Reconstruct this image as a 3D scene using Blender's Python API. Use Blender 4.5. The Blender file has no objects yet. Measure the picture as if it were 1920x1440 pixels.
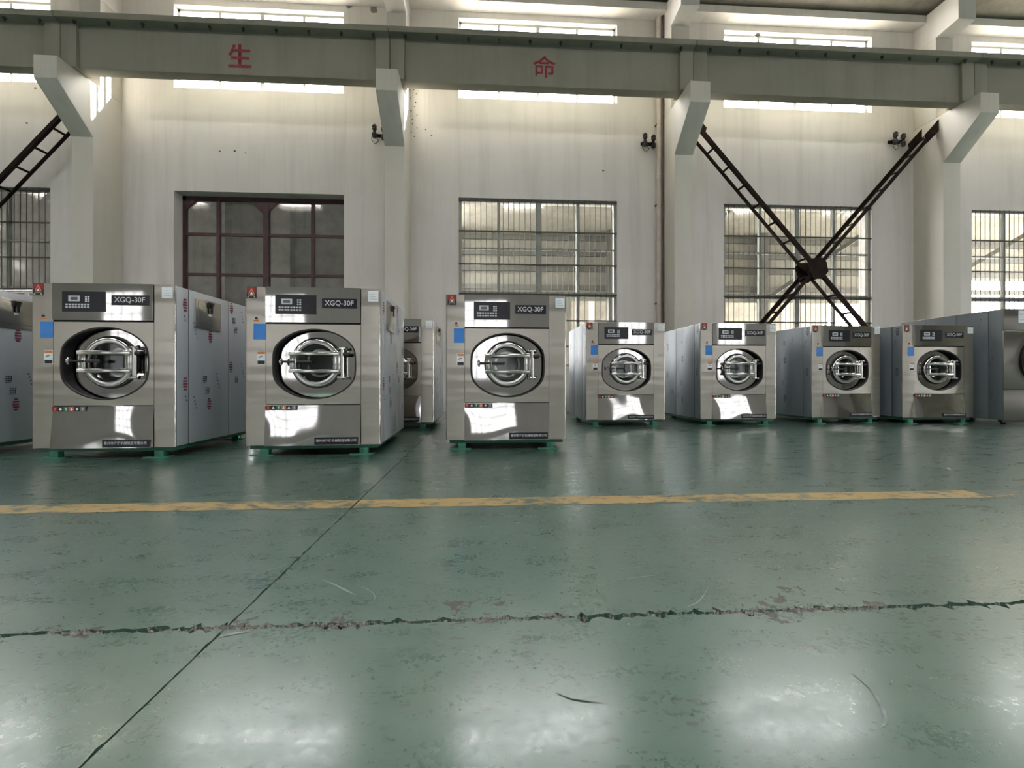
import bpy, bmesh, math, random
from mathutils import Vector, Matrix
random.seed(7)
C = bpy.context.scene.collection
SC = bpy.context.scene
PI = math.pi
H = 0.73                                   # eye height

# ------------------------------------------------------------------ camera
cd = bpy.data.cameras.new('camera')
cam = bpy.data.objects.new('camera', cd)
C.objects.link(cam)
cam.location = (0, 0, H)
cam.rotation_euler = (PI/2, 0, -math.radians(3.31))
cd.sensor_width = 36.0
cd.lens = 830/1920*36.0
cd.shift_y = -10/1920
cd.clip_start = 0.02
cd.clip_end = 300
SC.camera = cam

# ------------------------------------------------------------------ world, sun, exposure
SKY = 40.0
w = bpy.data.worlds.new('overcast_sky')
SC.world = w
w.use_nodes = True
wn = w.node_tree
bg = wn.nodes['Background']
bg.inputs[0].default_value = (0.98, 0.975, 1.0, 1)
bg.inputs[1].default_value = SKY
sd = bpy.data.lights.new('sun', 'SUN')
sun = bpy.data.objects.new('sun', sd)
C.objects.link(sun)
sd.energy = 230
sd.angle = math.radians(0.6)
sd.color = (1.0, 0.975, 0.94)
sun.rotation_euler = Vector((-5.0, -1.0, -1.6)).to_track_quat('-Z', 'Y').to_euler()
SC.view_settings.view_transform = 'Standard'
SC.view_settings.look = 'None'
SC.view_settings.gamma = 1.0
SC.view_settings.use_curve_mapping = False
SC.view_settings.exposure = 0.18
SC.cycles.caustics_reflective = False
SC.cycles.caustics_refractive = False
SC.cycles.max_bounces = 10
SC.cycles.diffuse_bounces = 6
SC.cycles.transparent_max_bounces = 16

def portal(x, y, z, sx, sz, facing):
    """a daylight portal in a window opening: guides the sky's own light, adds none"""
    l = bpy.data.lights.new('daylight_portal', 'AREA')
    l.shape = 'RECTANGLE'; l.size = sx; l.size_y = sz
    l.cycles.is_portal = True
    o = bpy.data.objects.new('daylight_portal', l)
    C.objects.link(o)
    o.location = (x, y, z)
    o.rotation_euler = Vector(facing).to_track_quat('-Z', 'Z').to_euler()

BAYS = [1.158 + 6*k for k in range(-4, 5)]
COLS = [-1.856 + 6*k for k in range(-4, 6)]
WW = 3.53
BACK = -14.0
BACKWIN = [(-18.5, -15.5), (-11.6, -8.2), (-2.3, 1.1), (8.0, 11.0), (14.5, 18.0)]
BZ0, BZ1 = 0.8, 5.2
for k, u in enumerate(BAYS):
    if 0 < k < 8:
        portal(u, 10.0, 7.78, WW, 1.76, (0, -1, 0))
for a, b in BACKWIN:
    portal((a+b)/2, BACK-0.1, (BZ0+BZ1)/2, b-a, BZ1-BZ0, (0, 1, 0))
SKYLIGHTS = [(u, n) for u in (-22, -16, -10, -4, 2, 8, 14, 20, 26) for n in (-4.0,)]
for u, n in SKYLIGHTS:
    portal(u, n, 9.9, 2.2, 1.6, (0, 0, -1))
portal(28.3, -1.0, 2.0, 4.0, 4.0, (-1, 0, 0))

# ------------------------------------------------------------------ materials
def new_mat(name):
    m = bpy.data.materials.new(name)
    m.use_nodes = True
    nt = m.node_tree
    b = nt.nodes['Principled BSDF']
    return m, nt, b

def N(nt, t, **kw):
    n = nt.nodes.new(t)
    for k, v in kw.items():
        if k.startswith('i_'):
            key = k[2:]
            n.inputs[int(key) if key.isdigit() else key].default_value = v
        else:
            setattr(n, k, v)
    return n

def coords(nt, scale=(1, 1, 1), kind='Object', rot=(0, 0, 0)):
    tc = N(nt, 'ShaderNodeTexCoord')
    mp = N(nt, 'ShaderNodeMapping')
    mp.inputs['Scale'].default_value = scale
    mp.inputs['Rotation'].default_value = rot
    nt.links.new(tc.outputs[kind], mp.inputs['Vector'])
    return mp.outputs['Vector']

def noise(nt, vec, scale, detail=4, rough=0.55, dist=0.0):
    n = N(nt, 'ShaderNodeTexNoise')
    n.inputs['Scale'].default_value = scale
    n.inputs['Detail'].default_value = detail
    n.inputs['Roughness'].default_value = rough
    n.inputs['Distortion'].default_value = dist
    nt.links.new(vec, n.inputs['Vector'])
    return n.outputs['Fac']

def ramp(nt, fac, stops):
    r = N(nt, 'ShaderNodeValToRGB')
    el = r.color_ramp.elements
    while len(el) < len(stops):
        el.new(0.5)
    for e, (p, c) in zip(el, stops):
        e.position = p
        e.color = (c, c, c, 1) if isinstance(c, (int, float)) else (*c, 1)
    nt.links.new(fac, r.inputs['Fac'])
    return r.outputs['Color']

def mixc(nt, fac, a, b, mode='MIX'):
    m = N(nt, 'ShaderNodeMix', data_type='RGBA', blend_type=mode)
    for s, v in ((0, fac), (6, a), (7, b)):
        if hasattr(v, 'is_output') or isinstance(v, bpy.types.NodeSocket):
            nt.links.new(v, m.inputs[s])
        else:
            m.inputs[s].default_value = v if s == 0 else ((*v, 1) if len(v) == 3 else v)
    return m.outputs[2]

def math_(nt, op, a, b=None, c=None):
    m = N(nt, 'ShaderNodeMath', operation=op)
    for i, v in enumerate((a, b, c)):
        if v is None: continue
        if isinstance(v, bpy.types.NodeSocket): nt.links.new(v, m.inputs[i])
        else: m.inputs[i].default_value = v
    return m.outputs[0]

def bump(nt, b, h, strength=0.2, dist=0.01):
    n = N(nt, 'ShaderNodeBump')
    n.inputs['Strength'].default_value = strength
    n.inputs['Distance'].default_value = dist
    nt.links.new(h, n.inputs['Height'])
    nt.links.new(n.outputs['Normal'], b.inputs['Normal'])

def plain(name, col, rough=0.6, metal=0.0, var=0.12, scale=6, spec=0.5):
    """paint, rubber, print: one colour with a little uneven wear"""
    m, nt, b = new_mat(name)
    f = noise(nt, coords(nt), scale, 5)
    c2 = tuple(x*(1-var) for x in col)
    c3 = tuple(min(1, x*(1+var)) for x in col)
    nt.links.new(ramp(nt, f, [(0.3, c2), (0.7, c3)]), b.inputs['Base Color'])
    b.inputs['Roughness'].default_value = rough
    b.inputs['Metallic'].default_value = metal
    b.inputs['Specular IOR Level'].default_value = spec
    return m

def plaster(name, col, stain, amount=0.5, rough=0.85):
    m, nt, b = new_mat(name)
    big = noise(nt, coords(nt), 0.55, 5, 0.6)
    st = noise(nt, coords(nt, (2.6, 2.6, 0.16)), 1.4, 6, 0.6, 0.3)
    fine = noise(nt, coords(nt), 9, 6, 0.65)
    f1 = ramp(nt, big, [(0.35, 0.0), (0.75, 1.0)])
    f2 = ramp(nt, st, [(0.5, 0.0), (0.8, 1.0)])
    c = mixc(nt, math_(nt, 'MULTIPLY', f1, amount), col, stain)
    c = mixc(nt, math_(nt, 'MULTIPLY', f2, amount*0.8), c, tuple(x*0.72 for x in stain))
    c = mixc(nt, math_(nt, 'MULTIPLY', ramp(nt, fine, [(0.66, 0.0), (0.74, 1.0)]), 0.25*amount), c, tuple(x*0.5 for x in stain))
    nt.links.new(c, b.inputs['Base Color'])
    b.inputs['Roughness'].default_value = rough
    b.inputs['Specular IOR Level'].default_value = 0.25
    bump(nt, b, fine, 0.25, 0.004)
    return m

M = {}
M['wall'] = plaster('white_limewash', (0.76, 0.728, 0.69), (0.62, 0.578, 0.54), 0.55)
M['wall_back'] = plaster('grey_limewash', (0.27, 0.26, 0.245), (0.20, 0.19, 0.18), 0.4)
M['column'] = plaster('column_paint', (0.66, 0.63, 0.56), (0.56, 0.535, 0.475), 0.45)
M['beam'] = plaster('beam_paint', (0.33, 0.312, 0.258), (0.26, 0.253, 0.205), 0.55)
M['roof'] = plaster('bare_concrete', (0.25, 0.23, 0.19), (0.13, 0.13, 0.10), 0.9)
M['annex'] = plaster('annex_plaster', (0.34, 0.345, 0.33), (0.22, 0.22, 0.21), 0.8)
M['ground'] = plaster('yard_concrete', (0.5, 0.49, 0.46), (0.4, 0.39, 0.36), 0.5)
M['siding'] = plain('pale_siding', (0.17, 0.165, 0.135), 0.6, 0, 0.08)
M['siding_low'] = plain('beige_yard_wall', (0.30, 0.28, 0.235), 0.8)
M['girt'] = plain('grey_girt_paint', (0.065, 0.065, 0.055), 0.6)
M['gate'] = plain('dark_red_steel_paint', (0.060, 0.022, 0.024), 0.55, 0, 0.3)
M['brace'] = plain('dark_brown_steel_paint', (0.020, 0.011, 0.008), 0.75, 0, 0.35, 6, 0.15)
M['winframe'] = plain('grey_window_frame_paint', (0.30, 0.31, 0.27), 0.55)
M['topframe'] = plain('pale_window_frame_paint', (0.55, 0.55, 0.53), 0.55)
M['bar'] = plain('dark_grille_paint', (0.035, 0.035, 0.026), 0.5)
M['pipe'] = plain('cream_pipe_paint', (0.62, 0.55, 0.50), 0.5)
M['pipe2'] = plain('brown_pipe_paint', (0.13, 0.07, 0.055), 0.55)
M['black'] = plain('black_enamel', (0.012, 0.012, 0.013), 0.35)
M['rubber'] = plain('black_rubber', (0.010, 0.009, 0.009), 0.55)
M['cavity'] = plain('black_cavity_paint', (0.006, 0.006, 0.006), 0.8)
M['pad'] = plain('black_control_film', (0.012, 0.012, 0.017), 0.25, 0, 0.05)
M['grey_print'] = plain('grey_print', (0.52, 0.53, 0.54), 0.5, 0, 0.04)
M['dim_print'] = plain('dim_grey_print', (0.16, 0.17, 0.17), 0.5, 0, 0.04)
M['lcd'] = plain('grey_display', (0.10, 0.11, 0.115), 0.2, 0, 0.05)
M['white_label'] = plain('white_paper_label', (0.70, 0.76, 0.78), 0.45, 0, 0.06)
M['blue'] = plain('blue_sticker_film', (0.045, 0.21, 0.58), 0.45, 0, 0.05)
M['red'] = plain('red_sticker_ink', (0.24, 0.02, 0.034), 0.5, 0, 0.08)
M['orange'] = plain('orange_sticker_ink', (0.62, 0.20, 0.05), 0.5, 0, 0.08)
M['green_ink'] = plain('green_sticker_ink', (0.03, 0.15, 0.06), 0.5, 0, 0.08)
M['pink_ink'] = plain('faded_red_sticker_ink', (0.48, 0.13, 0.10), 0.5, 0, 0.08)
M['white_ink'] = plain('white_sticker_ink', (0.78, 0.78, 0.76), 0.5, 0, 0.04)
M['film_red'] = plain('film_red_ink', (0.22, 0.03, 0.05), 0.5, 0, 0.1)
M['film_dark'] = plain('film_dark_ink', (0.06, 0.065, 0.085), 0.5, 0, 0.1)
M['film_blue'] = plain('film_blue_ink', (0.05, 0.16, 0.32), 0.5, 0, 0.1)
M['beam_red'] = plain('faded_red_wall_paint', (0.30, 0.045, 0.055), 0.8, 0, 0.35, 9)
M['pallet'] = plain('green_pallet_paint', (0.035, 0.165, 0.105), 0.45, 0, 0.15)
M['crumb'] = plain('broken_concrete', (0.185, 0.180, 0.155), 0.9, 0, 0.65, 55)
M['joint'] = plain('dirty_joint_filler', (0.055, 0.042, 0.034), 0.95, 0, 0.4, 30)
M['scuff'] = plain('pale_scuff', (0.22, 0.25, 0.235), 0.6, 0, 0.2, 40)
M['shine'] = plain('polished_steel', (0.66, 0.65, 0.62), 0.16, 1.0, 0.03)
M['drum'] = plain('drum_steel', (0.34, 0.33, 0.33), 0.25, 1.0, 0.05)

def steel(name, col, rough, brush, wav, zs=1.6):
    m, nt, b = new_mat(name)
    vec = coords(nt, (160.0, 160.0, 2.0))
    f = noise(nt, vec, 3.0, 3, 0.6)
    big = noise(nt, coords(nt, (1, 1, zs)), 2.2, 0)
    b.inputs['Metallic'].default_value = 1.0
    c = ramp(nt, f, [(0.2, tuple(x*0.97 for x in col)), (0.8, col)])
    nt.links.new(c, b.inputs['Base Color'])
    b.inputs['Roughness'].default_value = rough
    bump(nt, b, big, 1.0, 0.001*wav)
    if brush:                                     # vertical grain smears reflections sideways
        b.inputs['Anisotropic'].default_value = brush
        t = N(nt, 'ShaderNodeCombineXYZ'); t.inputs[0].default_value = 1.0
        nt.links.new(t.outputs[0], b.inputs['Tangent'])
    return m
M['brushed'] = steel('brushed_stainless', (0.52, 0.495, 0.44), 0.26, 0.8, 5.0, 4.0)
M['dryer_steel'] = steel('dim_reflection_stainless', (0.26, 0.25, 0.225), 0.3, 0.8, 2.0, 4.0)  # darker copy of the brushed steel, reflection of the dim hall put into colour
M['mirror'] = steel('polished_stainless', (0.70, 0.69, 0.67), 0.05, 0, 1.0)
M['plate'] = steel('mirror_drum_front', (0.68, 0.67, 0.65), 0.045, 0, 1.0)

def film(name, ca, cb, rough=0.34, metal=0.35):
    m, nt, b = new_mat(name)
    f = noise(nt, coords(nt, (1, 1, 0.5)), 2.0, 4)
    nt.links.new(ramp(nt, f, [(0.3, ca), (0.7, cb)]), b.inputs['Base Color'])
    b.inputs['Roughness'].default_value = rough
    b.inputs['Metallic'].default_value = metal
    wr = noise(nt, coords(nt, (4, 4, 1)), 5.0, 5)
    bump(nt, b, wr, 0.25, 0.004)
    return m
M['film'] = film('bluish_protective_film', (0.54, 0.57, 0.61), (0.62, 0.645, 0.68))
M['film_shaded'] = film('shaded_protective_film', (0.16, 0.185, 0.205), (0.215, 0.24, 0.26), 0.5, 0.1)  # darker copy of the film, shade of left-facing sides put into its colour

def schlick(nt):
    """mirror share of a thin pane, the same from both of its faces"""
    lw = N(nt, 'ShaderNodeLayerWeight'); lw.inputs[0].default_value = 0.5
    return math_(nt, 'MULTIPLY_ADD', math_(nt, 'POWER', lw.outputs['Facing'], 5.0), 0.96, 0.04)

def glass():
    m, nt, b = new_mat('dusty_window_glass')
    out = nt.nodes['Material Output']
    tr = N(nt, 'ShaderNodeBsdfTransparent')
    tr.inputs[0].default_value = (0.88, 0.88, 0.87, 1)
    gl = N(nt, 'ShaderNodeBsdfGlossy')
    gl.inputs['Roughness'].default_value = 0.05
    fr = schlick(nt)
    df = N(nt, 'ShaderNodeBsdfDiffuse')
    df.inputs[0].default_value = (0.5, 0.5, 0.45, 1)
    m1 = N(nt, 'ShaderNodeMixShader')
    nt.links.new(fr, m1.inputs[0]); nt.links.new(tr.outputs[0], m1.inputs[1]); nt.links.new(gl.outputs[0], m1.inputs[2])
    m2 = N(nt, 'ShaderNodeMixShader')
    dirt = ramp(nt, noise(nt, coords(nt), 3.0, 6), [(0.35, 0.03), (0.8, 0.20)])
    nt.links.new(dirt, m2.inputs[0]); nt.links.new(m1.outputs[0], m2.inputs[1]); nt.links.new(df.outputs[0], m2.inputs[2])
    nt.links.new(m2.outputs[0], out.inputs[0])
    return m
M['glass'] = glass()

def dim_grimy_glass(name, t):
    m, nt, b = new_mat(name)
    out = nt.nodes['Material Output']
    tr = N(nt, 'ShaderNodeBsdfTransparent'); tr.inputs[0].default_value = (t, t, t, 1)
    df = N(nt, 'ShaderNodeBsdfDiffuse'); df.inputs[0].default_value = (0.4, 0.4, 0.37, 1)
    mx = N(nt, 'ShaderNodeMixShader')
    nt.links.new(ramp(nt, noise(nt, coords(nt), 1.5, 4), [(0.3, 0.1), (0.8, 0.35)]), mx.inputs[0])
    nt.links.new(tr.outputs[0], mx.inputs[1]); nt.links.new(df.outputs[0], mx.inputs[2])
    nt.links.new(mx.outputs[0], out.inputs[0])
    return m
M['grimy'] = dim_grimy_glass('grimy_far_window_glass', 0.25)
M['gate_dimmer'] = dim_grimy_glass('gate_dimming_glass', 0.7)  # tint only weakens the daylight behind the gate pane

def door_glass():
    m, nt, b = new_mat('clear_porthole_glass')
    out = nt.nodes['Material Output']
    tr = N(nt, 'ShaderNodeBsdfTransparent'); tr.inputs[0].default_value = (0.8, 0.82, 0.82, 1)
    gl = N(nt, 'ShaderNodeBsdfGlossy'); gl.inputs['Roughness'].default_value = 0.02
    fr = schlick(nt)
    mx = N(nt, 'ShaderNodeMixShader')
    nt.links.new(fr, mx.inputs[0]); nt.links.new(tr.outputs[0], mx.inputs[1]); nt.links.new(gl.outputs[0], mx.inputs[2])
    nt.links.new(mx.outputs[0], out.inputs[0])
    return m
M['porthole'] = door_glass()

CHIPS = [(1.05, 1.47, 0.055), (0.97, 1.41, 0.05), (0.90, 1.39, 0.05), (1.22, 1.46, 0.028), (0.88, 1.30, 0.06), (-0.10, 1.44, 0.075), (0.05, 1.43, 0.05), (-0.72, 1.36, 0.07),
         (-1.15, 1.35, 0.05), (0.0, 1.36, 0.06), (0.22, 1.355, 0.05), (-0.45, 1.36, 0.08), (1.25, 1.35, 0.07), (0.55, 1.36, 0.04)]
def floor_mat():
    m, nt, b = new_mat('worn_green_floor_paint')
    P = coords(nt)
    big = noise(nt, P, 0.9, 4, 0.6)
    mid = noise(nt, coords(nt, (1.0, 2.2, 1)), 4.5, 6, 0.65)
    fine = noise(nt, P, 60, 5, 0.7)
    c = ramp(nt, big, [(0.25, (0.042, 0.100, 0.070)), (0.75, (0.068, 0.138, 0.104))])
    c = mixc(nt, math_(nt, 'MULTIPLY', ramp(nt, mid, [(0.5, 0.0), (0.85, 1.0)]), 0.45), c, (0.115, 0.175, 0.145))
    c = mixc(nt, math_(nt, 'MULTIPLY', ramp(nt, fine, [(0.45, 0.0), (0.8, 1.0)]), 0.28), c, (0.135, 0.185, 0.16))
    # dark specks, elongated
    sp_area = ramp(nt, noise(nt, P, 1.3, 2), [(0.36, 0.0), (0.58, 1.0)])
    for rot, sc, th in ((0.35, (15, 42, 1), 0.10), (0.2, (34, 80, 1), 0.14)):
        v = N(nt, 'ShaderNodeTexVoronoi')
        v.inputs['Scale'].default_value = 1.0
        v.inputs['Randomness'].default_value = 1.0
        nz = noise(nt, P, 30, 2)
        nt.links.new(coords(nt, sc, rot=(0, 0, rot)), v.inputs['Vector'])
        gate = ramp(nt, N_sep(nt, v.outputs['Color']), [(0.58, 0.0), (0.60, 1.0)])
        d = math_(nt, 'SUBTRACT', v.outputs['Distance'], math_(nt, 'MULTIPLY', nz, 0.22))
        spot = ramp(nt, d, [(th, 1.0), (th+0.05, 0.0)])
        c = mixc(nt, math_(nt, 'MULTIPLY', math_(nt, 'MULTIPLY', math_(nt, 'MULTIPLY', spot, gate), sp_area), 0.75), c, (0.020, 0.032, 0.026))
    # chipped paint showing brown concrete
    geo = N(nt, 'ShaderNodeTexCoord')
    nz = noise(nt, P, 26, 6, 0.7)
    tot = None
    for (x, y, r) in CHIPS:
        vm = N(nt, 'ShaderNodeVectorMath', operation='DISTANCE')
        nt.links.new(geo.outputs['Object'], vm.inputs[0])
        vm.inputs[1].default_value = (x, y, 0)
        s = math_(nt, 'SUBTRACT', 1.0, math_(nt, 'DIVIDE', vm.outputs['Value'], r))
        tot = s if tot is None else math_(nt, 'MAXIMUM', tot, s)
    s = math_(nt, 'ADD', tot, math_(nt, 'MULTIPLY', math_(nt, 'SUBTRACT', nz, 0.56), 5.0))
    chip = ramp(nt, s, [(0.30, 0.0), (0.42, 1.0)])
    chipcol = ramp(nt, fine, [(0.35, (0.034, 0.034, 0.029)), (0.7, (0.110, 0.113, 0.095))])
    c = mixc(nt, math_(nt, 'MULTIPLY', chip, 0.9), c, chipcol)
    nt.links.new(c, b.inputs['Base Color'])
    rr = ramp(nt, math_(nt, 'ADD', math_(nt, 'MULTIPLY', mid, 0.55), math_(nt, 'MULTIPLY', fine, 0.45)), [(0.36, 0.22), (0.66, 0.42)])
    nt.links.new(math_(nt, 'MULTIPLY', rr, 0.64), b.inputs['Coat Roughness'])
    rr = mixc(nt, chip, rr, (0.9, 0.9, 0.9))
    nt.links.new(rr, b.inputs['Roughness'])
    b.inputs['Specular IOR Level'].default_value = 0.8
    b.inputs['Coat Weight'].default_value = 1.0
    b.inputs['Coat IOR'].default_value = 1.65
    b.inputs['Coat Roughness'].default_value = 0.24
    h = math_(nt, 'ADD', math_(nt, 'MULTIPLY', noise(nt, coords(nt, (1, 2.5, 1)), 7, 3), 0.8), math_(nt, 'MULTIPLY', fine, 0.04))
    h = math_(nt, 'SUBTRACT', h, math_(nt, 'MULTIPLY', chip, 0.5))
    bump(nt, b, h, 0.18, 0.004)
    return m
def N_sep(nt, sock):
    s = N(nt, 'ShaderNodeSeparateColor')
    nt.links.new(sock, s.inputs[0])
    return s.outputs[0]
M['floor'] = floor_mat()

def lane(name, wear):
    m, nt, b = new_mat(name)
    P = coords(nt)
    f = noise(nt, coords(nt, (1, 1.6, 1)), 9, 8, 0.7)
    f2 = noise(nt, P, 1.1, 3)
    k = math_(nt, 'ADD', f, math_(nt, 'MULTIPLY', math_(nt, 'SUBTRACT', f2, 0.5), 0.5))
    mask = ramp(nt, k, [(wear-0.05, 1.0), (wear+0.05, 0.0)])
    c = mixc(nt, mask, (0.07, 0.10, 0.08), (0.37, 0.26, 0.10))
    nt.links.new(c, b.inputs['Base Color'])
    b.inputs['Roughness'].default_value = 0.42
    return m
M['lane'] = lane('worn_yellow_paint', 0.545)
M['lane_faint'] = lane('glare_faded_yellow_paint', 0.42)  # fading of the line in floor glare, painted as sparser yellow

# ------------------------------------------------------------------ mesh helpers
class MB:
    def __init__(s): s.v, s.f = [], []
    def add(s, vs, fs):
        n = len(s.v); s.v += [tuple(p) for p in vs]; s.f += [tuple(i+n for i in f) for f in fs]; return s
    def box(s, a, b):
        (x0, y0, z0), (x1, y1, z1) = a, b
        return s.add([(x0,y0,z0),(x1,y0,z0),(x1,y1,z0),(x0,y1,z0),(x0,y0,z1),(x1,y0,z1),(x1,y1,z1),(x0,y1,z1)],
                     [(3,2,1,0),(4,5,6,7),(0,1,5,4),(1,2,6,5),(2,3,7,6),(3,0,4,7)])
    def cyl(s, p, q, r, n=12, r2=None, cap=True):
        p, q = Vector(p), Vector(q); r2 = r if r2 is None else r2
        d = (q-p).normalized(); a = d.orthogonal().normalized(); b = d.cross(a)
        vs = [p+(a*math.cos(2*PI*i/n)+b*math.sin(2*PI*i/n))*r for i in range(n)] + [q+(a*math.cos(2*PI*i/n)+b*math.sin(2*PI*i/n))*r2 for i in range(n)]
        fs = [(i, (i+1) % n, n+(i+1) % n, n+i) for i in range(n)]
        if cap: fs += [tuple(range(n-1, -1, -1)), tuple(range(n, 2*n))]
        return s.add(vs, fs)
    def bar(s, p, q, w_, h_, up=(0, 1, 0)):
        p, q = Vector(p), Vector(q); d = (q-p).normalized(); a = Vector(up); a = (a-d*a.dot(d)).normalized(); b = d.cross(a)
        vs = []
        for c in (p, q):
            for sa, sb in ((-1,-1),(1,-1),(1,1),(-1,1)): vs.append(c+a*sa*w_/2+b*sb*h_/2)
        return s.add(vs, [(3,2,1,0),(4,5,6,7),(0,1,5,4),(1,2,6,5),(2,3,7,6),(3,0,4,7)])
    def prism(s, pts, axis, lo, hi):
        """polygon pts in the two other axes, extruded along axis (0, 1 or 2)"""
        n = len(pts)
        def P(p, t):
            q = [p[0], p[1]]; q.insert(axis, t); return tuple(q)
        vs = [P(p, lo) for p in pts] + [P(p, hi) for p in pts]
        return s.add(vs, [(i, (i+1) % n, n+(i+1) % n, n+i) for i in range(n)] + [tuple(range(n-1, -1, -1)), tuple(range(n, 2*n))])
    def lathe(s, prof, c, n=48, closed=False):
        """profile (r, y) turned about the y axis through c"""
        cx, cy, cz = c; k = len(prof); vs = []
        for i in range(n):
            a = 2*PI*i/n
            for r, y in prof: vs.append((cx+r*math.cos(a), cy+y, cz+r*math.sin(a)))
        fs = []
        for i in range(n):
            j = (i+1) % n
            for t in range(k if closed else k-1):
                u = (t+1) % k
                fs.append((i*k+t, i*k+u, j*k+u, j*k+t))
        return s.add(vs, fs)
    def build(s, name, mat, parent=None, bevel=0.0, smooth=None, seg=2):
        me = bpy.data.meshes.new(name)
        me.from_pydata(s.v, [], s.f)
        bm = bmesh.new(); bm.from_mesh(me)
        bmesh.ops.recalc_face_normals(bm, faces=bm.faces)
        if bevel: bmesh.ops.bevel(bm, geom=[e for e in bm.edges if e.is_manifold and e.calc_face_angle(0) > 0.5], offset=bevel, segments=seg, affect='EDGES', profile=0.5)
        bm.to_mesh(me); bm.free()
        if smooth or bevel:
            me.shade_smooth(); me.set_sharp_from_angle(angle=math.radians(smooth or 35))
        me.materials.append(M[mat])
        return link(name, me, parent)

def link(name, me, parent=None):
    o = bpy.data.objects.new(name, me); C.objects.link(o)
    if parent is not None: o.parent = parent
    return o
def box(name, mat, a, b, parent=None, bevel=0.0): return MB().box(a, b).build(name, mat, parent, bevel)
def tag(o, label=None, cat=None, group=None, kind=None):
    for k, v in (('label', label), ('category', cat), ('group', group), ('kind', kind)):
        if v: o[k] = v
    return o
def empty(name, loc=(0, 0, 0), rz=0.0):
    o = bpy.data.objects.new(name, None); C.objects.link(o); o.empty_display_size = 0.1
    o.location = loc; o.rotation_euler = (0, 0, rz); return o
def copy_tree(o, parent=None):
    c = o.copy(); C.objects.link(c)
    if parent is not None: c.parent = parent
    for ch in list(o.children): copy_tree(ch, c)
    return c
TXT = {}
def text_mesh(body, width, height, bold=0.0, depth=0.0004):
    """lettering as a flat mesh, fitted to width x height and centred, in the x-z plane facing -y"""
    key = (body, width, height, bold)
    if key in TXT: return TXT[key]
    cu = bpy.data.curves.new('lettering', 'FONT'); cu.body = body; cu.offset = bold; cu.resolution_u = 3; cu.extrude = 0.0
    t = bpy.data.objects.new('lettering_source', cu); C.objects.link(t)
    bpy.context.view_layer.update()
    me = bpy.data.meshes.new_from_object(t.evaluated_get(bpy.context.evaluated_depsgraph_get()))
    bpy.data.objects.remove(t); bpy.data.curves.remove(cu)
    xs = [v.co.x for v in me.vertices]; ys = [v.co.y for v in me.vertices]
    x0, x1, y0, y1 = min(xs), max(xs), min(ys), max(ys)
    for v in me.vertices:
        v.co = Vector(((v.co.x-(x0+x1)/2)/(x1-x0)*width, 0, (v.co.y-(y0+y1)/2)/(y1-y0)*height))
    TXT[key] = me
    return me
def lettering(body, width, height, mat, loc, parent, bold=0.0, name='lettering'):
    me = text_mesh(body, width, height, bold).copy(); me.materials.clear(); me.materials.append(M[mat])
    o = link(name, me, parent); o.location = loc; return o

# ------------------------------------------------------------------ setting: floor
U0, U1 = BAYS[0]-3, BAYS[-1]+3
fl = tag(box('floor', 'joint', (U0-0.3, BACK-0.4, -0.2), (U1+0.3, 10.2, -0.018)), kind='structure')
JU, JN = -0.762, 1.343
def jag(lo, hi, step, amp, seed, dense=None):
    rnd = random.Random(seed); t = lo; out = []
    while t < hi:
        st = step if (dense and dense[0] < t < dense[1]) else 0.6
        k = 1.0 if rnd.random() < 0.75 else 2.4
        out.append((t, rnd.random()**2*amp*k)); t += st*rnd.uniform(0.6, 1.4)
    out.append((hi, 0)); return out
def slab(x0, x1, y0, y1, sx, sy, seed):
    """corner at the joint crossing; sx, sy tell which way it runs from there; the two joint edges are ragged"""
    g = 0.004
    ex = [(JU + sx*t, JN + sy*(g + d)) for t, d in jag(0.012, abs((x1 if sx > 0 else x0)-JU), 0.016, 0.013, seed, (-1, 3.4))]
    ey = [(JU + sx*(g*0.5 + d*0.6), JN + sy*t) for t, d in jag(0.012, abs((y1 if sy > 0 else y0)-JN), 0.025, 0.0045, seed+50, (-1, 4))]
    X = x1 if sx > 0 else x0; Y = y1 if sy > 0 else y0
    pts = ex + [(X, Y)] + ey[::-1]
    me = MB().prism(pts, 2, -0.03, 0.0)
    return me.build('slab', 'floor', fl)
slab(JU, U1+0.2, JN, 10.1, 1, 1, 1); slab(U0-0.2, JU, JN, 10.1, -1, 1, 2)
slab(JU, U1+0.2, BACK-0.3, JN, 1, -1, 3); slab(U0-0.2, JU, BACK-0.3, JN, -1, -1, 4)
# broken bits along the joint
mb = MB(); rnd = random.Random(5)
def crumb(x, y, r):
    n = 5; vs = [(x+r*math.cos(a)*rnd.uniform(.6, 1.2), y+r*math.sin(a)*rnd.uniform(.6, 1.2), rnd.uniform(-.012, .0)) for a in [2*PI*i/n for i in range(n)]]
    mb.add(vs+[(x+rnd.uniform(-.4, .4)*r, y, r*rnd.uniform(.25, .9))], [(i, (i+1) % n, n) for i in range(n)])
dens = [(-0.75, 0.10, 90), (-1.2, 0.05, 50), (-0.45, 0.12, 80), (0.0, 0.09, 90), (0.24, 0.05, 50), (0.95, 0.14, 130), (1.15, 0.10, 60), (0.55, 0.08, 20)]
for cx, sg, n in dens:
    for _ in range(int(n*1.6)): crumb(rnd.gauss(cx, sg), JN + rnd.gauss(0.001, 0.010), rnd.uniform(.002, .0080))
for _ in range(160): crumb(rnd.uniform(-1.6, 1.9), JN + rnd.gauss(0, .004), rnd.uniform(.0015, .004))
for _ in range(70): crumb(JU + rnd.gauss(0, .005), rnd.uniform(1.36, 2.5), rnd.uniform(.0015, .004))
for _ in range(40): crumb(rnd.gauss(1.03, .05), 1.45+rnd.gauss(0, .03), rnd.uniform(.002, .006))
tag(mb.build('concrete_crumbs', 'crumb', fl), kind='stuff')
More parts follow.
